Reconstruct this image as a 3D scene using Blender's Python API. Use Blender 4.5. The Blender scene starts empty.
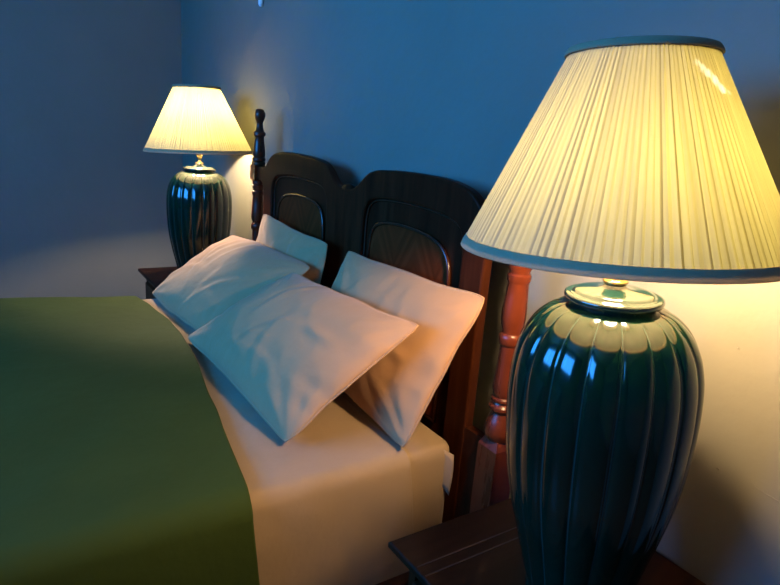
import bpy, bmesh, math, random
from mathutils import Vector, Matrix, noise
from math import sin, cos, pi, radians, sqrt, exp

C = bpy.context.scene.collection
LIFT = 0.6                       # nightstand tops are 0.6 m above the floor; shapes below are laid out from that height
random.seed(4)

# ------------------------------------------------------------------ materials
def new_mat(name):
    m = bpy.data.materials.new(name); m.use_nodes = True
    nt = m.node_tree
    for n in list(nt.nodes): nt.nodes.remove(n)
    out = nt.nodes.new('ShaderNodeOutputMaterial')
    return m, nt, out

def N(nt, kind, **kw):
    n = nt.nodes.new(kind)
    for k, v in kw.items():
        if k in n.inputs: n.inputs[k].default_value = v
        else: setattr(n, k, v)
    return n

def L(nt, a, b): nt.links.new(a, b)

def rgba(c): return (c[0], c[1], c[2], 1)

def ramp(nt, fac, stops):
    r = nt.nodes.new('ShaderNodeValToRGB')
    e = r.color_ramp.elements
    while len(e) < len(stops): e.new(0.5)
    for el, (p, c) in zip(e, stops):
        el.position = p; el.color = rgba(c)
    L(nt, fac, r.inputs[0])
    return r.outputs[0]

def bump(nt, height, strength, dist):
    b = N(nt, 'ShaderNodeBump', Strength=strength, Distance=dist)
    L(nt, height, b.inputs['Height'])
    return b.outputs[0]

def objcoord(nt, scale=(1, 1, 1), rot=(0, 0, 0)):
    t = nt.nodes.new('ShaderNodeTexCoord')
    m = nt.nodes.new('ShaderNodeMapping')
    m.inputs['Scale'].default_value = scale
    m.inputs['Rotation'].default_value = rot
    L(nt, t.outputs['Object'], m.inputs[0])
    return m.outputs[0]

def wall_mat(name, c1, c2):
    m, nt, out = new_mat(name)
    p = N(nt, 'ShaderNodeBsdfPrincipled', Roughness=0.75)
    p.inputs['Specular IOR Level'].default_value = 0.25
    co = objcoord(nt)
    n = N(nt, 'ShaderNodeTexNoise', Scale=3.0, Detail=5.0); L(nt, co, n.inputs['Vector'])
    L(nt, ramp(nt, n.outputs[0], [(0.3, c1), (0.7, c2)]), p.inputs['Base Color'])
    n2 = N(nt, 'ShaderNodeTexNoise', Scale=14.0, Detail=4.0); L(nt, co, n2.inputs['Vector'])
    L(nt, bump(nt, n2.outputs[0], 0.25, 0.01), p.inputs['Normal'])
    L(nt, p.outputs[0], out.inputs[0])
    return m

def cloth_mat(name, c1, c2, rough=0.85, weave=900.0, sheen=0.15, wb=0.12, through=None):
    m, nt, out = new_mat(name)
    p = N(nt, 'ShaderNodeBsdfPrincipled', Roughness=rough)
    p.inputs['Specular IOR Level'].default_value = 0.2
    p.inputs['Sheen Weight'].default_value = sheen
    p.inputs['Sheen Roughness'].default_value = 0.5
    co = objcoord(nt)
    n = N(nt, 'ShaderNodeTexNoise', Scale=5.0, Detail=4.0); L(nt, co, n.inputs['Vector'])
    L(nt, ramp(nt, n.outputs[0], [(0.3, c1), (0.7, c2)]), p.inputs['Base Color'])
    n2 = N(nt, 'ShaderNodeTexNoise', Scale=weave, Detail=1.0); L(nt, co, n2.inputs['Vector'])
    n3 = N(nt, 'ShaderNodeTexNoise', Scale=26.0, Detail=3.0); L(nt, co, n3.inputs['Vector'])
    b1 = N(nt, 'ShaderNodeBump', Strength=wb, Distance=0.002); L(nt, n2.outputs[0], b1.inputs['Height'])
    b2 = N(nt, 'ShaderNodeBump', Strength=0.25, Distance=0.008); L(nt, n3.outputs[0], b2.inputs['Height'])
    L(nt, b1.outputs[0], b2.inputs['Normal'])
    L(nt, b2.outputs[0], p.inputs['Normal'])
    if through:
        tr = N(nt, 'ShaderNodeBsdfTranslucent'); tr.inputs[0].default_value = rgba(through)
        ms = N(nt, 'ShaderNodeMixShader', Fac=0.35); L(nt, p.outputs[0], ms.inputs[1]); L(nt, tr.outputs[0], ms.inputs[2]); L(nt, ms.outputs[0], out.inputs[0])
    else: L(nt, p.outputs[0], out.inputs[0])
    return m

def wood_mat(name, dark, mid, light, rough=0.28, scale=(14, 14, 1.2), coat=0.15, spec=0.05):
    m, nt, out = new_mat(name)
    p = N(nt, 'ShaderNodeBsdfPrincipled', Roughness=rough)
    p.inputs['Coat Weight'].default_value = coat
    p.inputs['Coat Roughness'].default_value = 0.15
    p.inputs['Specular IOR Level'].default_value = spec
    co = objcoord(nt, scale)
    n = N(nt, 'ShaderNodeTexNoise', Scale=2.2, Detail=6.0, Roughness=0.6, Distortion=0.6); L(nt, co, n.inputs['Vector'])
    L(nt, ramp(nt, n.outputs[0], [(0.28, dark), (0.5, mid), (0.75, light)]), p.inputs['Base Color'])
    L(nt, bump(nt, n.outputs[0], 0.12, 0.003), p.inputs['Normal'])
    rr = N(nt, 'ShaderNodeMapRange'); L(nt, n.outputs[0], rr.inputs[0])
    rr.inputs[3].default_value = rough * 0.8; rr.inputs[4].default_value = rough * 1.4
    L(nt, rr.outputs[0], p.inputs['Roughness'])
    L(nt, p.outputs[0], out.inputs[0])
    return m

def plain(name, col, rough=0.5, metal=0.0):
    m, nt, out = new_mat(name)
    p = N(nt, 'ShaderNodeBsdfPrincipled', Roughness=rough, Metallic=metal)
    n = N(nt, 'ShaderNodeTexNoise', Scale=30.0, Detail=3.0); L(nt, objcoord(nt), n.inputs['Vector'])
    L(nt, ramp(nt, n.outputs[0], [(0.3, [x * 0.85 for x in col]), (0.7, col)]), p.inputs['Base Color'])
    L(nt, p.outputs[0], out.inputs[0])
    return m

def veneer_mat():
    m, nt, out = new_mat('matched_veneer')
    p = N(nt, 'ShaderNodeBsdfPrincipled', Roughness=0.35)
    p.inputs['Specular IOR Level'].default_value = 0.03
    t = nt.nodes.new('ShaderNodeTexCoord')
    s = nt.nodes.new('ShaderNodeSeparateXYZ'); L(nt, t.outputs['Object'], s.inputs[0])
    ax = N(nt, 'ShaderNodeMath', operation='PINGPONG'); L(nt, s.outputs[0], ax.inputs[0]); ax.inputs[1].default_value = 0.09
    a = N(nt, 'ShaderNodeMath', operation='MULTIPLY'); L(nt, ax.outputs[0], a.inputs[0]); a.inputs[1].default_value = 1.6
    b = N(nt, 'ShaderNodeMath', operation='ADD'); L(nt, a.outputs[0], b.inputs[0]); L(nt, s.outputs[2], b.inputs[1])
    c = nt.nodes.new('ShaderNodeCombineXYZ')
    L(nt, b.outputs[0], c.inputs[0]); L(nt, ax.outputs[0], c.inputs[1])
    mp = nt.nodes.new('ShaderNodeMapping'); mp.inputs['Scale'].default_value = (9, 1.5, 1); L(nt, c.outputs[0], mp.inputs[0])
    n = N(nt, 'ShaderNodeTexNoise', Scale=2.4, Detail=6.0, Roughness=0.6); L(nt, mp.outputs[0], n.inputs['Vector'])
    L(nt, ramp(nt, n.outputs[0], [(0.3, (0.065, 0.012, 0.003)), (0.52, (0.10, 0.019, 0.005)), (0.72, (0.14, 0.029, 0.008))]), p.inputs['Base Color'])
    L(nt, p.outputs[0], out.inputs[0])
    return m

LOBES = 18
def glaze_mat():
    m, nt, out = new_mat('green_glaze')
    p = N(nt, 'ShaderNodeBsdfPrincipled', Roughness=0.12, IOR=1.5)
    p.inputs['Specular IOR Level'].default_value = 0.65
    p.inputs['Coat Weight'].default_value = 0.0
    t = nt.nodes.new('ShaderNodeTexCoord')
    s = nt.nodes.new('ShaderNodeSeparateXYZ'); L(nt, t.outputs['Object'], s.inputs[0])
    at = N(nt, 'ShaderNodeMath', operation='ARCTAN2'); L(nt, s.outputs[1], at.inputs[0]); L(nt, s.outputs[0], at.inputs[1])
    mu = N(nt, 'ShaderNodeMath', operation='MULTIPLY'); L(nt, at.outputs[0], mu.inputs[0]); mu.inputs[1].default_value = LOBES
    co = N(nt, 'ShaderNodeMath', operation='COSINE'); L(nt, mu.outputs[0], co.inputs[0])
    n = N(nt, 'ShaderNodeTexNoise', Scale=9.0, Detail=3.0); L(nt, t.outputs['Object'], n.inputs['Vector'])
    mr = N(nt, 'ShaderNodeMapRange'); L(nt, co.outputs[0], mr.inputs[0])
    mr.inputs[1].default_value = -0.975; mr.inputs[2].default_value = -1.0; mr.inputs[3].default_value = 0; mr.inputs[4].default_value = 1
    base = ramp(nt, n.outputs[0], [(0.3, (0.0010, 0.009, 0.0045)), (0.7, (0.0015, 0.015, 0.0075))])
    mx = N(nt, 'ShaderNodeMixRGB'); L(nt, mr.outputs[0], mx.inputs[0]); L(nt, base, mx.inputs[1])
    mx.inputs[2].default_value = (0.012, 0.035, 0.028, 1)
    L(nt, mx.outputs[0], p.inputs['Base Color'])
    L(nt, p.outputs[0], out.inputs[0])
    return m

def shade_mat(name, k, worn, rg):
    m, nt, out = new_mat(name)
    t = nt.nodes.new('ShaderNodeTexCoord')
    s = nt.nodes.new('ShaderNodeSeparateXYZ'); L(nt, t.outputs['Object'], s.inputs[0])
    at = N(nt, 'ShaderNodeMath', operation='ARCTAN2'); L(nt, s.outputs[1], at.inputs[0]); L(nt, s.outputs[0], at.inputs[1])
    n = N(nt, 'ShaderNodeTexNoise', noise_dimensions='2D', Scale=1.0, Detail=3.0, Roughness=0.7)
    c = nt.nodes.new('ShaderNodeCombineXYZ')
    mu = N(nt, 'ShaderNodeMath', operation='MULTIPLY'); L(nt, at.outputs[0], mu.inputs[0]); mu.inputs[1].default_value = 55.0
    mz = N(nt, 'ShaderNodeMath', operation='MULTIPLY'); L(nt, s.outputs[2], mz.inputs[0]); mz.inputs[1].default_value = 3.0
    L(nt, mu.outputs[0], c.inputs[0]); L(nt, mz.outputs[0], c.inputs[1]); L(nt, c.outputs[0], n.inputs['Vector'])
    # thin double-layered lines where the cloth is folded over itself
    m2 = N(nt, 'ShaderNodeMath', operation='MULTIPLY'); L(nt, at.outputs[0], m2.inputs[0]); m2.inputs[1].default_value = PLEATS / (2 * pi)
    fr = N(nt, 'ShaderNodeMath', operation='FRACT'); L(nt, m2.outputs[0], fr.inputs[0])
    fold = N(nt, 'ShaderNodeMapRange'); L(nt, fr.outputs[0], fold.inputs[0])
    fold.inputs[1].default_value = 0.60; fold.inputs[2].default_value = 0.78; fold.inputs[3].default_value = 0; fold.inputs[4].default_value = 1
    # some folds overlap more than others
    fl = N(nt, 'ShaderNodeMath', operation='FLOOR'); L(nt, m2.outputs[0], fl.inputs[0])
    wn = N(nt, 'ShaderNodeTexWhiteNoise', noise_dimensions='1D'); L(nt, fl.outputs[0], wn.inputs['W'])
    wm = N(nt, 'ShaderNodeMapRange'); L(nt, wn.outputs[0], wm.inputs[0]); wm.inputs[1].default_value = 0.25; wm.inputs[3].default_value = 0.12; wm.inputs[4].default_value = 1.25
    fm = N(nt, 'ShaderNodeMath', operation='MULTIPLY'); L(nt, fold.outputs[0], fm.inputs[0]); L(nt, wm.outputs[0], fm.inputs[1])
    base = ramp(nt, n.outputs[0], [(0.32, (0.044 * k, 0.043 * k * rg, 0.012 * k)), (0.62, (0.066 * k, 0.068 * k * rg, 0.023 * k))])
    mx = N(nt, 'ShaderNodeMixRGB'); L(nt, fm.outputs[0], mx.inputs[0]); L(nt, base, mx.inputs[1]); mx.inputs[2].default_value = (0.026 * k, 0.024 * k * rg, 0.004 * k, 1)
    # a worn patch high on the shade where the lining has split and the cloth is thin
    col = mx.outputs[0]
    if worn:
        vn = N(nt, 'ShaderNodeTexNoise', Scale=60.0, Detail=2.0); L(nt, t.outputs['Object'], vn.inputs['Vector'])
        va = N(nt, 'ShaderNodeVectorMath', operation='MULTIPLY_ADD'); L(nt, vn.outputs[1], va.inputs[0]); va.inputs[1].default_value = (0.012, 0.012, 0.012)
        L(nt, t.outputs['Object'], va.inputs[2])
        best = None
        for (px, py, pz, pr) in WORN:
            v = N(nt, 'ShaderNodeVectorMath', operation='DISTANCE'); L(nt, va.outputs[0], v.inputs[0]); v.inputs[1].default_value = (px + 0.006, py + 0.006, pz + 0.006)
            q = N(nt, 'ShaderNodeMath', operation='SUBTRACT'); L(nt, v.outputs['Value'], q.inputs[0]); q.inputs[1].default_value = pr
            if best is None: best = q
            else:
                mn = N(nt, 'ShaderNodeMath', operation='MINIMUM'); L(nt, best.outputs[0], mn.inputs[0]); L(nt, q.outputs[0], mn.inputs[1]); best = mn
        wr = N(nt, 'ShaderNodeMapRange'); L(nt, best.outputs[0], wr.inputs[0])
        wr.inputs[1].default_value = 0.002; wr.inputs[2].default_value = -0.002; wr.inputs[3].default_value = 0; wr.inputs[4].default_value = 0.85
        mw = N(nt, 'ShaderNodeMixRGB'); L(nt, wr.outputs[0], mw.inputs[0]); L(nt, mx.outputs[0], mw.inputs[1]); mw.inputs[2].default_value = (0.13, 0.15, 0.15, 1)
        col = mw.outputs[0]
    d = N(nt, 'ShaderNodeBsdfDiffuse'); d.inputs[0].default_value = (0.38, 0.345, 0.25, 1)
    tr = N(nt, 'ShaderNodeBsdfTranslucent'); L(nt, col, tr.inputs[0])
    ms = N(nt, 'ShaderNodeMixShader'); ms.inputs[0].default_value = 0.5
    L(nt, d.outputs[0], ms.inputs[1]); L(nt, tr.outputs[0], ms.inputs[2]); L(nt, ms.outputs[0], out.inputs[0])
    return m

def emit_mat(name, col, strength):
    m, nt, out = new_mat(name)
    e = N(nt, 'ShaderNodeEmission', Strength=strength); e.inputs[0].default_value = rgba(col)
    L(nt, e.outputs[0], out.inputs[0])
    return m

PLEATS = 128
WORN = [(0.0858, -0.0597, 0.240, 0.003), (0.0968, -0.0428, 0.238, 0.0055), (0.102, -0.038, 0.231, 0.0065), (0.1077, -0.0325, 0.224, 0.007), (0.113, -0.026, 0.2165, 0.007), (0.1183, -0.0184, 0.209, 0.0065), (0.1213, -0.0045, 0.206, 0.004)]
BULB = (1.0, 0.68, 0.36)
M = dict(
    wall=wall_mat('cream_plaster', (0.160, 0.152, 0.118), (0.176, 0.166, 0.130)),
    ceiling=wall_mat('ceiling_paint', (0.36, 0.35, 0.32), (0.40, 0.39, 0.36)),
    floor=wood_mat('floorboards', (0.06, 0.03, 0.015), (0.12, 0.06, 0.03), (0.18, 0.1, 0.05), 0.4, (2, 14, 14)),
    wood=wood_mat('dark_mahogany', (0.018, 0.0045, 0.0018), (0.034, 0.0085, 0.003), (0.056, 0.0145, 0.005), 0.33, coat=0.0),
    turned=wood_mat('red_mahogany', (0.045, 0.008, 0.0025), (0.085, 0.015, 0.0045), (0.125, 0.024, 0.0065), 0.26, (9, 9, 1.5), 0.0, 0.3),
    table=wood_mat('worn_mahogany', (0.009, 0.0032, 0.0014), (0.017, 0.0065, 0.0026), (0.03, 0.012, 0.0046), 0.45, (10, 1.4, 10)),
    polished=wood_mat('polished_mahogany', (0.02, 0.005, 0.002), (0.04, 0.010, 0.0035), (0.06, 0.016, 0.006), 0.22, coat=0.0, spec=0.45),
    veneer=veneer_mat(),
    glaze=glaze_mat(),
    brass=plain('brass', (0.75, 0.52, 0.2), 0.25, 1.0),
    shade=shade_mat('pleated_shade_fabric', 1.05, True, 1.0),
    shade_far=shade_mat('pleated_shade_fabric_far_glow', 2.0, False, 0.92),  # same cloth; the far shade's brighter glow is put into its transmission colour
    trim=cloth_mat('grey_tape', (0.38, 0.28, 0.16), (0.44, 0.33, 0.19), 0.9, 500.0, 0.1, through=(0.36, 0.32, 0.26)),
    pillow=cloth_mat('beige_cotton', (0.37, 0.193, 0.082), (0.405, 0.212, 0.092)),
    sheet=cloth_mat('tan_cotton', (0.25, 0.168, 0.092), (0.28, 0.19, 0.105)),
    blanket=cloth_mat('green_blanket', (0.024, 0.040, 0.003), (0.030, 0.047, 0.004), 0.85, 600.0, 0.0),
    white=plain('pale_plastic', (0.7, 0.75, 0.8), 0.4),
    frame=plain('window_paint', (0.7, 0.7, 0.68), 0.5),
    bulb=emit_mat('lit_bulb_near', BULB, 1500.0),
    bulb_far=emit_mat('lit_bulb_far', (1.0, 0.78, 0.52), 2300.0),
    chip=plain('worn_pale_wood', (0.04, 0.018, 0.008), 0.6),
)

# ------------------------------------------------------------------ mesh helpers
def obj(name, bm, mat, parent=None, origin=(0, 0, 0), smooth=True, loc=None):
    """One mesh object; vertices given in layout coordinates, stored relative to origin."""
    me = bpy.data.meshes.new(name)
    bmesh.ops.translate(bm, verts=bm.verts, vec=-Vector(origin))
    bmesh.ops.recalc_face_normals(bm, faces=bm.faces)
    bm.to_mesh(me); bm.free()
    me.materials.append(mat)
    if smooth:
        for p in me.polygons: p.use_smooth = True
    o = bpy.data.objects.new(name, me); C.objects.link(o)
    if parent: o.parent = parent
    else: o.location = Vector(origin) + Vector((0, 0, LIFT))
    if loc: o.location = loc
    return o

def tag(o, label, cat, group=None):
    o['label'] = label; o['category'] = cat
    if group: o['group'] = group

def thing(name, label, cat, origin, group=None):
    o = bpy.data.objects.new(name, None); C.objects.link(o)
    o.empty_display_size = 0.05
    o.location = Vector(origin) + Vector((0, 0, LIFT))
    tag(o, label, cat, group)
    return o

def structure(name, bm, mat, **k):
    o = obj(name, bm, mat, **k); o['kind'] = 'structure'
    return o

def sharp(o, ang=35):
    try:
        me = o.data
        me.set_sharp_from_angle(angle=radians(ang))
    except Exception: pass

def bevel(o, w, seg=3, ang=35):
    b = o.modifiers.new('bevel', 'BEVEL'); b.width = w; b.segments = seg; b.limit_method = 'ANGLE'; b.angle_limit = radians(ang)
    b.harden_normals = False

def box(bm, x0, x1, y0, y1, z0, z1):
    v = [bm.verts.new(p) for p in ((x0, y0, z0), (x1, y0, z0), (x1, y1, z0), (x0, y1, z0), (x0, y0, z1), (x1, y0, z1), (x1, y1, z1), (x0, y1, z1))]
    for f in ((0, 3, 2, 1), (4, 5, 6, 7), (0, 1, 5, 4), (1, 2, 6, 5), (2, 3, 7, 6), (3, 0, 4, 7)):
        bm.faces.new([v[i] for i in f])

def lathe(bm, prof, cx=0, cy=0, seg=32, rfun=None, caps=True):
    rings = []
    for z, r in prof:
        ring = []
        for k in range(seg):
            a = 2 * pi * k / seg
            rr = rfun(z, r, a) if rfun else r
            ring.append(bm.verts.new((cx + rr * cos(a), cy + rr * sin(a), z)))
        rings.append(ring)
    for a, b in zip(rings, rings[1:]):
        for k in range(seg):
            bm.faces.new((a[k], a[(k + 1) % seg], b[(k + 1) % seg], b[k]))
    if caps:
        bm.faces.new(rings[0][::-1]); bm.faces.new(rings[-1])
    return rings

def tube(bm, pts, r, seg=10, closed=False):
    pts = [Vector(p) for p in pts]
    rings = []
    n = len(pts)
    up = None
    for i, p in enumerate(pts):
        a = pts[(i - 1) % n] if (closed or i > 0) else p
        b = pts[(i + 1) % n] if (closed or i < n - 1) else p
        t = (b - a).normalized()
        if up is None:
            up = Vector((0, 1, 0)) if abs(t.y) < 0.9 else Vector((1, 0, 0))
        s = t.cross(up).normalized(); u = s.cross(t).normalized(); up = u
        rings.append([bm.verts.new(p + s * r * cos(2 * pi * k / seg) + u * r * sin(2 * pi * k / seg)) for k in range(seg)])
    pairs = list(zip(rings, rings[1:])) + ([(rings[-1], rings[0])] if closed else [])
    for a, b in pairs:
        for k in range(seg):
            bm.faces.new((a[k], a[(k + 1) % seg], b[(k + 1) % seg], b[k]))
    if not closed:
        bm.faces.new(rings[0][::-1]); bm.faces.new(rings[-1])

def plate(bm, loops, y0, y1):
    """Flat board in the xz plane with holes: loops[0] outer, the rest holes; extruded y0..y1 (y0 is the front)."""
    edges = []
    for lp in loops:
        vs = [bm.verts.new((x, y1, z)) for x, z in lp]
        for a, b in zip(vs, vs[1:] + vs[:1]): edges.append(bm.edges.new((a, b)))
    r = bmesh.ops.triangle_fill(bm, use_beauty=True, use_dissolve=False, edges=edges)
    faces = [g for g in r['geom'] if isinstance(g, bmesh.types.BMFace)]
    e = bmesh.ops.extrude_face_region(bm, geom=faces)
    vs = [g for g in e['geom'] if isinstance(g, bmesh.types.BMVert)]
    bmesh.ops.translate(bm, verts=vs, vec=(0, y0 - y1, 0))

def dense(pts, n=6):
    """Catmull-Rom through open point list."""
    out = []
    P = [Vector(p) for p in pts]
    for i in range(len(P) - 1):
        a = P[max(i - 1, 0)]; b = P[i]; c = P[i + 1]; d = P[min(i + 2, len(P) - 1)]
        for k in range(n):
            t = k / n
            out.append(0.5 * ((2 * b) + (c - a) * t + (2 * a - 5 * b + 4 * c - d) * t * t + (-a + 3 * b - 3 * c + d) * t ** 3))
    out.append(P[-1])
    return out

def lerp_table(tab, x):
    if x <= tab[0][0]: return tab[0][1]
    for (a, b), (c, d) in zip(tab, tab[1:]):
        if x <= c: return b + (d - b) * (x - a) / (c - a)
    return tab[-1][1]

# ------------------------------------------------------------------ the room
XL, XR, YB, YF, ZF, ZC = -3.220, 1.9, 0.256, -2.5, -0.6, 1.95
TH = 0.12
bm = bmesh.new(); box(bm, XL - TH, XR + TH, YF - TH, YB + TH, ZF - 0.1, ZF); structure('floor', bm, M['floor'], smooth=False)
bm = bmesh.new(); box(bm, XL - TH, XR + TH, YF - TH, YB + TH, ZC, ZC + 0.1); structure('ceiling', bm, M['ceiling'], smooth=False)
bm = bmesh.new(); box(bm, XL - TH, XL, YF - TH, YB + TH, ZF, ZC); structure('wall_left', bm, M['wall'], smooth=False)
bm = bmesh.new(); box(bm, XR, XR + TH, YF - TH, YB + TH, ZF, ZC); structure('wall_right', bm, M['wall'], smooth=False)
bm = bmesh.new(); box(bm, XL, XR, YB, YB + TH, ZF, ZC)
# raised plaster crack and two small lumps on the wall beside the near lamp
tube(bm, [(0.132, YB, 0.207), (0.139, YB, 0.2014), (0.152, YB, 0.199), (0.165, YB, 0.1985), (0.178, YB, 0.197), (0.20, YB, 0.190), (0.225, YB, 0.189)], 0.0009, 6)
tube(bm, [(0.064, YB, 0.4125), (0.068, YB, 0.413)], 0.0016, 6)
tube(bm, [(0.075, YB, 0.2005), (0.079, YB, 0.1992)], 0.0014, 6)
structure('wall_back', bm, M['wall'], smooth=False)
# wall opposite the headboard, with an unseen window added as source of the blue light
WX0, WX1, WZ0, WZ1 = -1.9, 0.2, 0.55, 1.6
bm = bmesh.new()
box(bm, XL, WX0, YF - TH, YF, ZF, ZC); box(bm, WX1, XR, YF - TH, YF, ZF, ZC)
box(bm, WX0, WX1, YF - TH, YF, ZF, WZ0); box(bm, WX0, WX1, YF - TH, YF, WZ1, ZC)
structure('wall_front', bm, M['wall'], smooth=False)
bm = bmesh.new()
fw = 0.05
y0, y1 = YF - 0.08, YF - 0.03
box(bm, WX0, WX0 + fw, y0, y1, WZ0, WZ1); box(bm, WX1 - fw, WX1, y0, y1, WZ0, WZ1)
box(bm, WX0 + fw, WX1 - fw, y0, y1, WZ0, WZ0 + fw); box(bm, WX0 + fw, WX1 - fw, y0, y1, WZ1 - fw, WZ1)
for k in (1, 2):
    xm = WX0 + (WX1 - WX0) * k / 3
    box(bm, xm - 0.03, xm + 0.03, y0, y1, WZ0 + fw, WZ1 - fw)
structure('added_window', bm, M['frame'], smooth=False)

# ------------------------------------------------------------------ nightstands
def make_nightstand(cx, yf, yb, half, label):
    O = (cx, (yf + yb) / 2, ZF)
    t = thing('nightstand', label, 'nightstand', O, 'nightstands beside the bed')
    x0, x1 = cx - half, cx + half
    yb2 = yb - 0.004
    # top: boards with a moulded edge and two fine seams near the end
    bm = bmesh.new()
    prof = [(-0.030, 0.022), (-0.024, 0.012), (-0.018, 0.006), (-0.012, 0.0), (-0.003, 0.0), (0.0, 0.003)]
    rings = []
    for z, ins in prof:
        rings.append([bm.verts.new(p) for p in ((x0 + ins, yf + ins, z), (x1 - ins, yf + ins, z), (x1 - ins, yb2, z), (x0 + ins, yb2, z))])
    for a, b in zip(rings, rings[1:]):
        for k in range(4): bm.faces.new((a[k], a[(k + 1) % 4], b[(k + 1) % 4], b[k]))
    bm.faces.new(rings[0][::-1]); bm.faces.new(rings[-1])
    top = obj('table_top', bm, M['table'], t, O, smooth=False)
    # end band: two fine raised lines running front to back near each end
    for s in (-1, 1):
        bm = bmesh.new()
        for dx in (0.080, 0.104):
            xx = cx + s * (half - dx)
            box(bm, xx - 0.0012, xx + 0.0012, yf + 0.006, yb2 - 0.004, -0.001, 0.0009)
        o = obj('inlay_band', bm, M['chip'], top, O, smooth=False)
        o['label'] = 'pair of thin pale lines along the table end'
    ins = 0.03
    X0, X1, Y0, Y1 = x0 + ins, x1 - ins, yf + ins, yb2 - 0.005
    bm = bmesh.new()
    box(bm, X0, X0 + 0.018, Y0, Y1, -0.40, -0.030); box(bm, X1 - 0.018, X1, Y0, Y1, -0.40, -0.030)
    box(bm, X0 + 0.018, X1 - 0.018, Y1 - 0.012, Y1, -0.40, -0.030); box(bm, X0 + 0.018, X1 - 0.018, Y0, Y1 - 0.012, -0.40, -0.385)
    box(bm, X0 + 0.018, X1 - 0.018, Y0, Y0 + 0.02, -0.05, -0.030)
    obj('carcass', bm, M['wood'], t, O, smooth=False)
    for zt, zb in ((-0.055, -0.205), (-0.215, -0.38)):
        bm = bmesh.new(); box(bm, X0 + 0.022, X1 - 0.022, Y0 - 0.010, Y0 + 0.2, zb, zt)
        d = obj('drawer', bm, M['wood'], t, O, smooth=False); bevel(d, 0.004)
        bm = bmesh.new(); zc = (zt + zb) / 2
        prof = [(0.0, 0.008), (0.010, 0.006), (0.016, 0.012), (0.022, 0.013), (0.026, 0.008)]
        lathe(bm, prof, 0, 0, 20)
        bmesh.ops.rotate(bm, verts=bm.verts, cent=(0, 0, 0), matrix=Matrix.Rotation(pi / 2, 3, 'X'))
        bmesh.ops.translate(bm, verts=bm.verts, vec=(cx, Y0 - 0.010, zc))
        k = obj('knob', bm, M['brass'], d, O)
        k['label'] = 'small round brass knob'
    for sx in (X0 + 0.022, X1 - 0.022):
        for sy in (Y0 + 0.022, Y1 - 0.022):
            bm = bmesh.new(); lathe(bm, [(ZF, 0.013), (ZF + 0.03, 0.016), (ZF + 0.12, 0.021), (-0.40, 0.022)], sx, sy, 16)
            obj('leg', bm, M['wood'], t, O)
    return t

make_nightstand(0.0, -0.183, 0.245, 0.24, 'dark wooden nightstand carrying the large near lamp, its corner in front of the bed')
make_nightstand(-2.14, -0.160, YB, 0.315, 'dark wooden nightstand in the far corner, half hidden behind the pillows')

# ------------------------------------------------------------------ lamps
ZRIM, ZTOP, RRIM, RTOP = 0.5675, 0.8315, 0.22, 0.0922
HB = 0.060                                           # bulb centre above the shade's lower rim

BODY = [(0.0, 0.074), (0.006, 0.079), (0.012, 0.080), (0.018, 0.0785), (0.041, 0.086), (0.072, 0.0945), (0.103, 0.102), (0.14, 0.1115), (0.174, 0.1190),
        (0.212, 0.1262), (0.252, 0.1312), (0.295, 0.1345), (0.336, 0.1358), (0.365, 0.1352), (0.389, 0.1335), (0.41, 0.1300), (0.430, 0.1245), (0.447, 0.1165),
        (0.460, 0.1080), (0.470, 0.0985), (0.478, 0.0885), (0.483, 0.0790), (0.4855, 0.0720), (0.4868, 0.0660), (0.4875, 0.060)]

def lobe_r(z, r, a):
    t = (a * LOBES / (2 * pi)) % 1.0 - 0.5          # -0.5..0.5 across a lobe, lobe crest at a multiple of the step
    t = ((a * LOBES / (2 * pi) + 0.5) % 1.0) - 0.5
    lobe = sqrt(max(0.0, 1 - (2 * t) ** 2 * 0.985))
    amt = 0.052 * min(1.0, max(0.0, (z - 0.02) / 0.05))
    if r < 0.085 and z > 0.4: amt *= max(0.0, (r - 0.055) / 0.03)
    # each lobe's shoulder also bulges up to form the scalloped top
    return r * (1 - amt * (1 - lobe))

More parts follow.
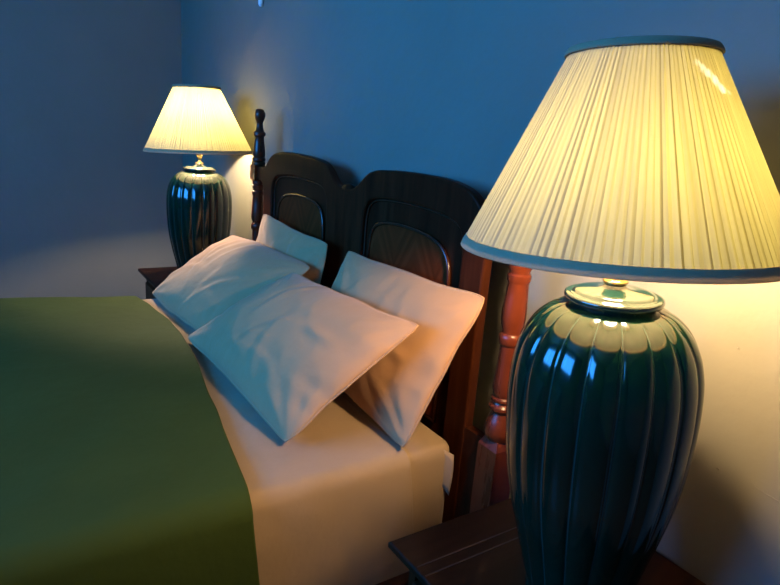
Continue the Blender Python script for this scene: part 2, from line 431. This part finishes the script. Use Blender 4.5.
def make_lamp(loc, label):
    t = thing('table_lamp', label, 'lamp', loc, 'matching table lamps')
    bm = bmesh.new()
    prof = [tuple(v) for v in dense([(z, r, 0) for z, r in BODY], 3)]
    prof = [(v[0], v[1]) for v in prof]
    # fluted body
    seg = LOBES * 14
    lathe(bm, prof, 0, 0, seg, lobe_r)
    obj('lamp_body', bm, M['glaze'], t)
    bm = bmesh.new()
    lid = [(0.4868, 0.058), (0.4890, 0.0590), (0.4915, 0.0615), (0.4935, 0.0655), (0.4965, 0.0680), (0.5000, 0.0684), (0.5030, 0.0672), (0.5040, 0.0645), (0.5036, 0.0600), (0.5034, 0.0575),
           (0.5050, 0.0560), (0.5075, 0.0545), (0.5088, 0.0515), (0.5092, 0.046), (0.5100, 0.035), (0.5112, 0.024), (0.5135, 0.018), (0.5165, 0.0150), (0.519, 0.0145), (0.521, 0.0)]
    lathe(bm, lid, 0, 0, 64, caps=False)
    bmesh.ops.holes_fill(bm, edges=[e for e in bm.edges if e.is_boundary])
    o = obj('lid', bm, M['lid'], t); o['label'] = 'round stepped glazed lid'
    bm = bmesh.new()
    lathe(bm, [(0.5195, 0.0), (0.5195, 0.016), (0.5225, 0.018), (0.5255, 0.016), (0.526, 0.008), (0.534, 0.0065), (0.545, 0.0065), (0.548, 0.011), (0.552, 0.012), (0.5525, 0.0)], 0, 0, 28, caps=False)
    st = obj('neck', bm, M['brass'], t); st['label'] = 'brass neck'
    # two little loops that hold the shade's carrier
    bm = bmesh.new()
    for s in (-1, 1):
        tube(bm, [(s * (0.012 + 0.011 * (1 - cos(a))), 0, 0.553 + 0.010 * sin(a)) for a in [2 * pi * k / 16 for k in range(16)]], 0.0022, 8, closed=True)
    hs = obj('saddle', bm, M['brass'], st)
    hs['label'] = 'brass saddle loops'
    bm = bmesh.new()
    lathe(bm, [(0.552, 0.0), (0.552, 0.012), (0.556, 0.0155), (0.576, 0.0155), (0.580, 0.012), (0.581, 0.0)], 0, 0, 24, caps=False)
    obj('socket', bm, M['brass'], t)
    bm = bmesh.new()
    zc = ZRIM + HB; r = 0.030
    zb = zc - 0.020
    lathe(bm, [(zc - 0.046, 0.0), (zc - 0.046, 0.0125), (zc - 0.042, 0.0135), (zc - 0.028, 0.0180), (zb - 0.001, 0.0195), (zb - 0.001, 0.0)], 0, 0, 28, caps=False)
    bu = obj('bulb', bm, M['white'], t)
    bm = bmesh.new()
    r = 0.028
    lathe(bm, [(zb + 0.0003, 0.0), (zb + 0.0003, 0.0195)] + [(zc + r * sin(a), r * cos(a)) for a in [radians(d) for d in range(-42, 90, 12)]] + [(zc + r, 0.0)], 0, 0, 28, caps=False)
    obj('bulb_dome', bm, M['bulb'], bu)['label'] = 'glowing dome'
    # shade: its own frame, standing on the rim plane
    seg = PLEATS * 6
    rnd = random.Random(11)
    ph = [rnd.uniform(-0.16, 0.16) for _ in range(PLEATS)]
    am = [rnd.uniform(0.5, 1.2) for _ in range(PLEATS)]
    H = ZTOP - ZRIM
    def pleat(a):
        u = a * PLEATS / (2 * pi); i = int(u) % PLEATS; f = u - int(u)
        f = min(1, max(0, f))
        k = 0.62 + ph[i]
        w = f / k if f < k else (1 - f) / (1 - k)
        return w * am[i]
    bm = bmesh.new()
    rows = 14
    rings = []
    for j in range(rows + 1):
        v = j / rows
        z = 0.004 + (H - 0.008) * v
        r0 = RRIM - 0.002 + (RTOP - RRIM) * v
        ring = []
        for k in range(seg):
            a = 2 * pi * k / seg
            r = r0 + (pleat(a) - 0.5) * 0.0015 * (0.55 + 0.45 * (1 - v))
            ring.append(bm.verts.new((r * cos(a), r * sin(a), z)))
        rings.append(ring)
    for a, b in zip(rings, rings[1:]):
        for k in range(seg): bm.faces.new((a[k], a[(k + 1) % seg], b[(k + 1) % seg], b[k]))
    sh = obj('lamp_shade', bm, M['shade'], t, smooth=False)
    sh['label'] = 'pleated cream cone shade, lit from inside'
    def band(name, za, zb, extra, label):
        bm = bmesh.new()
        slope = (RTOP - RRIM) / H
        ra, rb = RRIM + slope * za, RRIM + slope * zb
        prof = [(za, ra - 0.0030), (za - 0.0012, ra), (za, ra + extra), ((za + zb) / 2, (ra + rb) / 2 + extra + 0.0006), (zb, rb + extra), (zb + 0.0012, rb), (zb, rb - 0.0030), ((za + zb) / 2, (ra + rb) / 2 - 0.0030), (za, ra - 0.0030)]
        lathe(bm, prof, 0, 0, 128, caps=False)
        bmesh.ops.remove_doubles(bm, verts=bm.verts, dist=1e-6)
        o = obj(name, bm, M['trim'], sh); o['label'] = label
        return o
    band('bottom_trim', 0.0, 0.0125, 0.0012, 'grey cloth tape round the lower rim')
    band('top_trim', H - 0.0080, H - 0.0008, 0.0012, 'grey cloth tape round the upper rim')
    # unseen cloth collar, added to keep upward lamp light off the wall
    bm = bmesh.new()
    lathe(bm, [(H - 0.012, RTOP - 0.001), (H - 0.013, 0.07), (H - 0.014, 0.045), (H - 0.016, 0.045), (H - 0.016, 0.07), (H - 0.015, RTOP - 0.001)], 0, 0, 64, caps=False)
    obj('light_blocking_collar', bm, M['trim'], sh)
    sh.location = (0, 0, ZRIM)
    return t, sh

M['lid'] = plain('lid_glaze', (0.006, 0.022, 0.018), 0.10)
_l = M['lid'].node_tree.nodes
for n_ in _l:
    if n_.type == 'BSDF_PRINCIPLED':
        n_.inputs['IOR'].default_value = 1.6; n_.inputs['Coat Weight'].default_value = 0.6; n_.inputs['Coat Roughness'].default_value = 0.04

def copy_tree(o, parent=None):
    c = o.copy(); C.objects.link(c)
    if parent: c.parent = parent
    for ch in list(o.children): copy_tree(ch, c)
    return c

near, near_shade = make_lamp((0, 0, 0), 'large near lamp with ribbed dark green ceramic body and pleated cream shade')
far = copy_tree(near)
far.location = (-2.105, 0.029, LIFT + 0.0006)
far['label'] = 'smaller-looking far lamp in the corner beyond the bed, ribbed dark green with glowing pleated shade'
for ch in far.children:
    if ch.name.startswith('socket'): ch.scale = (1, 1, 3.3); ch.location = (0, 0, 0.552 * (1 - 3.3))
    if ch.name.startswith('bulb'):
        ch.location = (0, 0, 0.070)
        for d in ch.children:
            d.material_slots[0].link = 'OBJECT'; d.material_slots[0].material = M['bulb_far']
    if ch.name.startswith('lamp_shade'):
        ch.rotation_euler = (radians(0.3), radians(-2.2), radians(40))
        ch.material_slots[0].link = 'OBJECT'; ch.material_slots[0].material = M['shade_far']
near_shade.rotation_euler = (radians(-0.7), radians(-1.8), 0)
near.rotation_euler = (radians(2.0), radians(-1.3), radians(6))
near.location = (0.0115, 0.0175, LIFT + 0.0045)

# ------------------------------------------------------------------ bed
BX = -1.056                                           # centre line of the headboard
bed = thing('bed', 'double bed with dark double-arched wooden headboard and turned posts', 'bed', (BX, -0.9, ZF))
BO = (BX, -0.9, ZF)
half_out = [(0.03, 0.540), (0.050, 0.546), (0.070, 0.557), (0.088, 0.570), (0.108, 0.585), (0.133, 0.598), (0.165, 0.606), (0.20, 0.610), (0.27, 0.614), (0.34, 0.6155), (0.41, 0.6155), (0.47, 0.613), (0.52, 0.606), (0.553, 0.597), (0.578, 0.583), (0.596, 0.567), (0.612, 0.553), (0.640, 0.546), (0.70, 0.545)]
right = [(x, z) for x, z, _ in dense([(a, b, 0) for a, b in half_out], 3)]
right += [(0.70, 0.494), (0.670, 0.494), (0.650, 0.490), (0.635, 0.478), (0.627, 0.455), (0.626, 0.40), (0.626, -0.22)]
left = [(-x, z) for x, z in right]
outer = [(BX + x, z) for x, z in right] + [(BX + x, z) for x, z in reversed(left)]
# recess arches
rec = [(0.110, 0.440), (0.113, 0.475), (0.122, 0.503), (0.142, 0.521), (0.175, 0.531), (0.23, 0.536), (0.31, 0.5385), (0.39, 0.5375), (0.46, 0.532), (0.505, 0.524), (0.533, 0.508), (0.545, 0.482), (0.548, 0.44)]
recd = [(x, z) for x, z, _ in dense([(a, b, 0) for a, b in rec], 3)]
recess = recd + [(0.548, -0.02), (0.110, -0.02)]
mold = [(0.140, 0.30), (0.141, 0.37), (0.147, 0.42), (0.163, 0.450), (0.19, 0.465), (0.23, 0.4735), (0.285, 0.477), (0.34, 0.4765), (0.39, 0.473), (0.435, 0.465), (0.468, 0.452), (0.488, 0.432), (0.499, 0.405), (0.503, 0.36), (0.503, 0.30)]
moldd = [(x, z) for x, z, _ in dense([(a, b, 0) for a, b in mold], 3)]
bm = bmesh.new()
holes = [[(BX + s * x, z) for x, z in recess] for s in (1, -1)]
plate(bm, [outer] + holes, 0.145, 0.172)
hb = obj('headboard', bm, M['wood'], bed, BO, smooth=False); bevel(hb, 0.006, 3, 50)
for s in (1, -1):
    bm = bmesh.new()
    plate(bm, [[(BX + s * x, z) for x, z in [(x + (0.004 if x < .3 else -0.004) * -1, z + (0.004 if z > 0 else -0.004)) for x, z in recess]]], 0.160, 0.170)
    pn = obj('arched_panel', bm, M['wood_mid'] if 'wood_mid' in M else M['wood'], hb, BO, smooth=False)
    bm = bmesh.new()
    ml = moldd + [(0.503, 0.02), (0.140, 0.02)]
    plate(bm, [[(BX + s * x, z) for x, z in ml]], 0.155, 0.161)
    obj('veneer_panel', bm, M['veneer'], hb, BO, smooth=False)['label'] = 'lighter matched veneer'
    bm = bmesh.new()
    tube(bm, [(BX + s * x, 0.155, z) for x, z in ml], 0.0055, 10, closed=True)
    obj('arch_molding', bm, M['polished'], hb, BO)
    # bead round the recess
    bm = bmesh.new()
    tube(bm, [(BX + s * (x + (0.003 if x < 0.3 else -0.003)), 0.158, z - (0.003 if z > 0.44 else 0)) for x, z in recess], 0.004, 8, closed=True)
    obj('recess_bead', bm, M['polished'], hb, BO)
# centre button in the dip
bm = bmesh.new()
lathe(bm, [(0.0, 0.0), (0.0, 0.034), (0.012, 0.036), (0.020, 0.032), (0.024, 0.02), (0.025, 0.0)], 0, 0, 28, caps=False)
bmesh.ops.scale(bm, verts=bm.verts, vec=(1, 0.75, 1))
bmesh.ops.rotate(bm, verts=bm.verts, cent=(0, 0, 0), matrix=Matrix.Rotation(pi / 2, 3, 'X'))
bmesh.ops.translate(bm, verts=bm.verts, vec=(BX, 0.170, 0.527))
obj('rosette', bm, M['wood'], hb, BO)

POST = [(0.078, 0.0265), (0.0785, 0.0265), (0.085, 0.0310), (0.098, 0.0330), (0.112, 0.0315), (0.126, 0.0275), (0.138, 0.0225), (0.142, 0.0215), (0.146, 0.0245), (0.151, 0.0290), (0.157, 0.0290), (0.162, 0.0240),
        (0.166, 0.0225), (0.170, 0.0265), (0.175, 0.0265), (0.179, 0.0225), (0.188, 0.0250), (0.200, 0.0262), (0.222, 0.0245), (0.25, 0.0222), (0.28, 0.0208), (0.294, 0.0208), (0.297, 0.0240), (0.301, 0.0258), (0.311, 0.0262),
        (0.318, 0.0250), (0.322, 0.0212), (0.328, 0.0215), (0.340, 0.0245), (0.356, 0.0258), (0.375, 0.0252), (0.40, 0.0235), (0.428, 0.0216), (0.432, 0.0230), (0.436, 0.0248), (0.446, 0.0248), (0.450, 0.0215), (0.455, 0.0215),
        (0.459, 0.0238), (0.470, 0.0245), (0.474, 0.021), (0.478, 0.026), (0.486, 0.026), (0.489, 0.022), (0.548, 0.022), (0.550, 0.0265), (0.558, 0.0265), (0.562, 0.021), (0.566, 0.0255), (0.574, 0.0255), (0.578, 0.0215),
        (0.586, 0.0235), (0.605, 0.0230), (0.63, 0.0200), (0.652, 0.0178), (0.656, 0.0195), (0.660, 0.0238), (0.670, 0.0238), (0.675, 0.0180), (0.690, 0.0130), (0.704, 0.0115), (0.709, 0.0135), (0.713, 0.0150), (0.720, 0.0185), (0.732, 0.0212), (0.742, 0.0205), (0.752, 0.0165), (0.757, 0.0115), (0.7585, 0.0)]
for s in (1, -1):
    px, py = BX + s * 0.7145 + (0.004 if s > 0 else 0.0), 0.160
    bm = bmesh.new()
    lathe(bm, [(z, r) for z, r in POST], px, py, 32, caps=False)
    # square block that takes the headboard's wing, and the square foot
    for z0, z1, h in ((0.489, 0.548, 0.0255),):
        box(bm, px - h, px + h, py - h, py + h, z0, z1)
    h = 0.029
    for za, zb, ha, hb_ in ((ZF, 0.060, h, h), (0.060, 0.0785, h, 0.021)):
        a = [bm.verts.new((px + i * ha, py + j * ha, za)) for i, j in ((-1, -1), (1, -1), (1, 1), (-1, 1))]
        b = [bm.verts.new((px + i * hb_, py + j * hb_, zb)) for i, j in ((-1, -1), (1, -1), (1, 1), (-1, 1))]
        for k in range(4): bm.faces.new((a[k], a[(k + 1) % 4], b[(k + 1) % 4], b[k]))
        bm.faces.new(a[::-1]); bm.faces.new(b)
    p = obj('bedpost', bm, M['turned'], bed, BO); sharp(p, 38)
    # lower wide board joining the headboard to the post
    bm = bmesh.new()
    x0, x1 = BX + s * 0.620, BX + s * 0.690
    box(bm, min(x0, x1), max(x0, x1), 0.147, 0.171, -0.30, 0.062)
    obj('lower_rail', bm, M['wood'], bed, BO, smooth=False)
    # side rail and foot leg
    xs = BX + s * 0.735
    bm = bmesh.new(); box(bm, xs - 0.014, xs + 0.014, -1.97, 0.135, -0.32, -0.18)
    o = obj('side_rail', bm, M['wood'], bed, BO, smooth=False); bevel(o, 0.004)
    bm = bmesh.new(); lathe(bm, [(ZF, 0.022), (-0.4, 0.03), (-0.33, 0.03), (-0.32, 0.035), (-0.15, 0.035), (-0.14, 0.025)], xs, -2.0, 20)
    obj('foot_leg', bm, M['turned'], bed, BO)
bm = bmesh.new(); box(bm, BX - 0.66, BX + 0.66, -2.015, -1.985, -0.32, -0.15); obj('foot_rail', bm, M['wood'], bed, BO, smooth=False)
bm = bmesh.new(); box(bm, BX - 0.674, BX + 0.674, -1.98, 0.13, -0.285, -0.262); obj('slat_base', bm, M['wood'], bed, BO, smooth=False)

# ------------------------------------------------------------------ mattress and bedding
MX0, MX1 = -1.765, -0.420
def top_z(x, y):
    u = (x - MX0) / (MX1 - MX0)
    u = min(1, max(0, u))
    return 0.030 + 0.013 * (1 - u) + 0.004 * sin(pi * u)

bm = bmesh.new()
def rounded_rect(x0, x1, y0, y1, r, n=6):
    pts = []
    for cx, cy, a0 in ((x1 - r, y1 - r, 0), (x0 + r, y1 - r, pi / 2), (x0 + r, y0 + r, pi), (x1 - r, y0 + r, 3 * pi / 2)):
        for k in range(n + 1):
            a = a0 + pi / 2 * k / n
            pts.append((cx + r * cos(a), cy + r * sin(a)))
    return pts
rings = []
mzb = -0.258
for ins, zz in ((0.022, mzb), (0.008, mzb + 0.01), (0.0, mzb + 0.03), (0.0, -0.028), (0.002, -0.014), (0.006, -0.006), (0.013, -0.0015), (0.022, 0.0)):
    ring = []
    for x, y in rounded_rect(MX0 + ins, MX1 - ins, -1.965 + ins, 0.118 - ins, 0.035 - ins * 0.6):
        z = zz if zz < -0.1 else zz + top_z(x, y)
        ring.append(bm.verts.new((x, y, z)))
    rings.append(ring)
for a, b in zip(rings, rings[1:]):
    n = len(a)
    for k in range(n): bm.faces.new((a[k], a[(k + 1) % n], b[(k + 1) % n], b[k]))
bm.faces.new(rings[0][::-1]); bm.faces.new(rings[-1])
mattress = obj('mattress', bm, M['sheet'], None, (BX, -0.92, mzb))
tag(mattress, 'mattress in a tan fitted sheet, its bare corner showing below the pillows', 'mattress')
# turned corner of the fitted sheet at the head end
bm = bmesh.new()
cpts = []
for j in range(7):
    v = j / 6
    row = []
    for i in range(5):
        u = i / 4
        row.append(bm.verts.new((MX1 - 0.004 + 0.016 * u + 0.003 * u * sin(v * 4.0), 0.084 + 0.018 * u, 0.022 - 0.010 * u - (0.085 + 0.02 * u) * v)))
    cpts.append(row)
for a, b in zip(cpts, cpts[1:]):
    for i in range(4): bm.faces.new((a[i], a[i + 1], b[i + 1], b[i]))
fl = obj('sheet_corner', bm, M['sheet'], mattress, (BX, -0.92, mzb))
so = fl.modifiers.new('thick', 'SOLIDIFY'); so.thickness = 0.003; so.offset = 1

def drape_profile(off, hang_near, hang_far, n_top=60):
    """Cross-section over the mattress from the near hang, over the top, to the far hang: list of (x, z, flag)."""
    r = 0.030 + off
    pts = []
    xn = MX1 + off
    zc = top_z(MX1, 0) + off - r
    m = max(4, int(hang_near / 0.02))
    for k in range(m): pts.append((xn, zc - hang_near + hang_near * k / m, 1 - k / m, 1))
    for k in range(9):
        a = pi / 2 * k / 8
        pts.append((xn - r + r * cos(a), zc + r * sin(a), 0, 0))
    xa, xb = xn - r, MX0 - off + r
    for k in range(1, n_top):
        x = xa + (xb - xa) * k / n_top
        pts.append((x, top_z(x, 0) + off, 0, 0))
    zc = top_z(MX0, 0) + off - r
    for k in range(9):
        a = pi / 2 + pi / 2 * k / 8
        pts.append((MX0 - off + r + r * cos(a), zc + r * sin(a), 0, 0))
    m = max(4, int(hang_far / 0.03))
    for k in range(1, m + 1): pts.append((MX0 - off, zc - hang_far * k / m, k / m, -1))
    return pts

def drape(name, off, hn, hf, head_y, foot_y, thick, mat, label, cat, ny=70, wrinkle=0.002, nf=7.0, seed=0, wave=0.008, loft=0.0):
    prof = drape_profile(off, hn, hf)
    bm = bmesh.new()
    rows = []
    for j in range(ny + 1):
        v = j / ny
        v = v ** 1.5
        row = []
        for x, z, hgt, side in prof:
            yh = head_y(x, z)
            y = yh + (foot_y - yh) * v
            p = Vector((x, y, z))
            w = noise.noise(Vector((x * nf, y * nf * 0.8, seed + z * nf))) * wrinkle + noise.noise(Vector((x * nf * 2.7 + y * 4, y * nf * 2.1, seed + 5.1))) * wrinkle * 0.45
            w = abs(w) if side == 0 else w
            if side == 0: p.z += w + 0.0005 + loft * min(1.0, max(0.0, (yh - y) / 0.42)) * min(1.0, max(0.0, (-0.7 - x) / 0.9))
            else:
                p.x += side * (abs(w) + wave * hgt * (0.5 + 0.5 * sin(y * 17 + seed)) + 0.004 * hgt)
            row.append(bm.verts.new(p))
        rows.append(row)
    for a, b in zip(rows, rows[1:]):
        for i in range(len(prof) - 1): bm.faces.new((a[i], a[i + 1], b[i + 1], b[i]))
    o = obj(name, bm, mat, None, (BX, -0.9, 0.03))
    # outward normals, then thickness outward
    me = o.data
    c = sum((p.normal.z for p in me.polygons))
    if c < 0: me.flip_normals()
    s = o.modifiers.new('thick', 'SOLIDIFY'); s.thickness = thick; s.offset = 1; s.use_even_offset = False
    tag(o, label, cat)
    return o

def sheet_head(x, z):
    y = -0.014 + 0.010 * noise.noise(Vector((x * 4, 2.2, 0)))
    if x > -0.425 and z < 0: y += -z * 0.12
    if x < -0.75: y += min(0.05, (-0.75 - x) * 0.12)
    return y
EDGE = [(-1.90, -0.330), (-1.79, -0.322), (-1.64, -0.290), (-1.423, -0.2684), (-1.30, -0.269), (-1.1632, -0.2765), (-1.02, -0.292), (-0.8789, -0.3138), (-0.6882, -0.3384), (-0.4978, -0.3654), (-0.42, -0.3744), (-0.30, -0.372)]
def blanket_head(x, z):
    y = lerp_table(EDGE, x) + 0.003 * noise.noise(Vector((x * 9, 7.7, 0)))
    if x > -0.425 and z < 0: y += min(0.016, -z * 0.10)
    return y
drape('flat_sheet', 0.004, 0.34, 0.16, sheet_head, -0.80, 0.002, M['sheet_top'] if 'sheet_top' in M else M['sheet'], 'tan flat sheet spread under the pillows and hanging down the near bedside', 'sheet', 50, 0.006, 7.0, 3.0, 0.008)
drape('blanket', 0.012, 0.40, 0.18, blanket_head, -1.99, 0.010, M['blanket'], 'plain dark green blanket covering the lower part of the bed', 'blanket', 60, 0.005, 3.2, 9.0, 0.008, 0.026)

# ------------------------------------------------------------------ pillows
def pillow(c00, c10, c11, c01, tt, tb, label, seed, origin=None, inset=0.02, sag=0.0):
    """Corners: foot-left, foot-right, head-right, head-left (u along the foot edge, v foot to head)."""
    A, B, D, E_ = (Vector(c) for c in (c00, c10, c11, c01))
    n = (B - A).cross(E_ - A).normalized()
    W = ((B - A).length + (D - E_).length) / 2; Hh = ((E_ - A).length + (D - B).length) / 2
    nu, nv = 84, 60
    rnd = random.Random(seed)
    cr = [(0, 0), (1, 0), (1, 1), (0, 1)]
    cph = [rnd.uniform(0, 6) for _ in cr]
    crease = [(rnd.uniform(0.2, 0.8), rnd.uniform(0.25, 0.8), rnd.uniform(0, pi), rnd.uniform(0.07, 0.16), rnd.uniform(0.001, 0.003)) for _ in range(9)]
    def base(u, v):
        du = 1 - inset * 1.0 * (1 - (2 * v - 1) ** 2); dv = 1 - inset * 1.5 * (1 - (2 * u - 1) ** 2)
        cn = 1 - 0.022 * (abs(2 * u - 1) * abs(2 * v - 1)) ** 12
        uu = 0.5 + (u - 0.5) * du * cn; vv = 0.5 + (v - 0.5) * dv * cn
        uu += 0.010 * noise.noise(Vector((u * 3.1, v * 4.3, seed * 1.7))); vv += 0.016 * noise.noise(Vector((u * 4.9, v * 2.7, seed * 2.3 + 5)))
        return A * (1 - uu) * (1 - vv) + B * uu * (1 - vv) + D * uu * vv + E_ * (1 - uu) * vv
    def hgt(u, v):
        a = max(0.0, 1 - abs(2 * u - 1) ** 2.4); b = max(0.0, 1 - abs(2 * v - 1) ** 2.2)
        return (a * b) ** 0.60
    def wr(u, v, s):
        x, y = u * W, v * Hh
        h = noise.noise(Vector((x * 7, y * 7, seed + s * 3.3))) * 0.0045 + noise.noise(Vector((x * 16 + y * 5, y * 13, seed + 9))) * 0.0016
        for (cu, cv), p in zip(cr, cph):
            dx, dy = (u - cu) * W, (v - cv) * Hh
            d = sqrt(dx * dx + dy * dy)
            ang = math.atan2(abs(dy) + 1e-5, abs(dx) + 1e-5)
            h += 0.0018 * sin(ang * 13 + p + 1.5 * noise.noise(Vector((x * 5, y * 5, p)))) * exp(-((d - 0.10) / 0.075) ** 2)
        e = min(v, 1 - v) * Hh; f = min(u, 1 - u) * W
        h += 0.0035 * sin(x * 75 + 3 * noise.noise(Vector((x * 9, seed, 0)))) * exp(-e / 0.030) * noise.noise(Vector((x * 6, seed + 4.0, 1)))
        h += 0.0040 * sin(y * 70 + 3 * noise.noise(Vector((y * 9, seed, 3)))) * exp(-f / 0.045)
        for cu, cv, an, ln, am in crease:
            dx, dy = (u - cu) * W, (v - cv) * Hh
            l = dx * cos(an) + dy * sin(an); q = -dx * sin(an) + dy * cos(an) + 0.25 * l * l / ln
            h += am * (exp(-(q / 0.014) ** 2) - 0.8 * exp(-((q - 0.024) / 0.016) ** 2)) * exp(-(l / ln) ** 2)
        return h
    bm = bmesh.new()
    def sheet(side):
        g = []
        for j in range(nv + 1):
            row = []
            for i in range(nu + 1):
                u = 0.5 - 0.5 * cos(pi * i / nu) * 0.55 - 0.45 * (0.5 - i / nu); v = 0.5 - 0.5 * cos(pi * j / nv) * 0.55 - 0.45 * (0.5 - j / nv)
                h = hgt(u, v)
                t = (tt if side > 0 else tb) * h
                env = min(1.0, h * 2.2)
                w = wr(u, v, side) * env
                if side > 0 and sag:
                    w -= sag * exp(-(((u - 0.55) * W) / 0.2) ** 2 - (((v - 0.5) * Hh) / 0.12) ** 2)
                row.append(base(u, v) + n * side * (t + w))
            g.append(row)
        return g
    top, bot = sheet(1), sheet(-1)
    vt = [[bm.verts.new(p) for p in r] for r in top]
    vb = [[(vt[j][i] if (i in (0, nu) or j in (0, nv)) else bm.verts.new(bot[j][i])) for i in range(nu + 1)] for j in range(nv + 1)]
    for j in range(nv):
        for i in range(nu):
            bm.faces.new((vt[j][i], vt[j][i + 1], vt[j + 1][i + 1], vt[j + 1][i]))
            bm.faces.new((vb[j][i], vb[j + 1][i], vb[j + 1][i + 1], vb[j][i + 1]))
    O = (A + B + D + E_) / 4
    O.z = min(v.co.z for v in bm.verts)
    o = obj('pillow', bm, M['pillow'], None, O)
    tag(o, label, 'pillow', 'beige pillows on the bed')
    # stitched seam round the edge
    pts = []
    ks = 40
    for k in range(ks): pts.append(base(k / ks, 0))
    for k in range(ks): pts.append(base(1, k / ks))
    for k in range(ks): pts.append(base(1 - k / ks, 1))
    for k in range(ks): pts.append(base(0, 1 - k / ks))
    bm = bmesh.new(); tube(bm, pts, 0.0022, 6, closed=True)
    sm = obj('seam', bm, M['pillow'], o, O)
    return o

pillow((-1.262, -0.258, 0.062), (-0.540, -0.252, 0.058), (-0.425, -0.015, 0.330), (-1.040, -0.018, 0.300), 0.066, 0.035,
       'front near beige pillow lying flat nearest the camera, corner pointing toward the near lamp', 3)
pillow((-0.985, 0.000, 0.060), (-0.425, -0.030, 0.052), (-0.365, 0.105, 0.394), (-0.945, 0.105, 0.378), 0.060, 0.022,
       'back near beige pillow leaning on the headboard arch closest to the near lamp', 8)
pillow((-1.765, -0.250, 0.068), (-1.275, -0.205, 0.062), (-1.040, 0.042, 0.308), (-1.735, 0.045, 0.284), 0.058, 0.040,
       'front far beige pillow in blue shade, beyond the nearest pillow', 14, inset=-0.035)
pillow((-1.660, 0.072, 0.062), (-1.080, 0.066, 0.062), (-1.040, 0.092, 0.376), (-1.610, 0.118, 0.384), 0.036, 0.014,
       'back far beige pillow standing upright against the headboard beside the far bedpost', 21)

# small pale fitting high on the wall
bm = bmesh.new()
lathe(bm, [(1.155, 0.0), (1.157, 0.006), (1.165, 0.010), (1.20, 0.011), (1.235, 0.010), (1.24, 0.0)], -2.0, YB - 0.011, 16, caps=False)
o = obj('wall_fitting', bm, M['white'], None, (-2.0, YB - 0.011, 1.155))
tag(o, 'small pale fitting on the blue wall high above the far bedpost', 'fitting')

# ------------------------------------------------------------------ light
a = bpy.data.lights.new('added_window_light', 'AREA'); a.shape = 'RECTANGLE'; a.size = WX1 - WX0 - 0.1; a.size_y = WZ1 - WZ0 - 0.1  # blue area light filling the added window opening
a.color = (0.03, 0.31, 1.0); a.energy = 140
ao = bpy.data.objects.new('added_window_light', a); C.objects.link(ao)
ao.location = ((WX0 + WX1) / 2, YF - 0.02, (WZ0 + WZ1) / 2 + LIFT); ao.rotation_euler = (radians(90), 0, 0)
w = bpy.data.worlds.new('dusk'); w.use_nodes = True; bpy.context.scene.world = w
bg = w.node_tree.nodes['Background']; bg.inputs[0].default_value = (0.05, 0.12, 0.3, 1); bg.inputs[1].default_value = 0.6

# ------------------------------------------------------------------ camera
cam = bpy.data.cameras.new('camera'); co = bpy.data.objects.new('camera', cam); C.objects.link(co)
R = Vector((0.5450357, 0.8350792, 0.0746911)); U = Vector((-0.2516758, 0.0779811, 0.9646649)); F = Vector((-0.7997471, 0.5445747, -0.2526715))
mw = Matrix((R, U, -F)).transposed().to_4x4()
mw.translation = Vector((0.52064, -0.73933, 0.70489 + LIFT))
co.matrix_world = mw
cam.sensor_width = 36; cam.lens = 608.21 / 780 * 36; cam.clip_start = 0.02
bpy.context.scene.camera = co
sc = bpy.context.scene
sc.view_settings.view_transform = 'Standard'; sc.view_settings.look = 'None'; sc.view_settings.gamma = 1.0
sc.view_settings.use_curve_mapping = False
sc.view_settings.exposure = 0.0
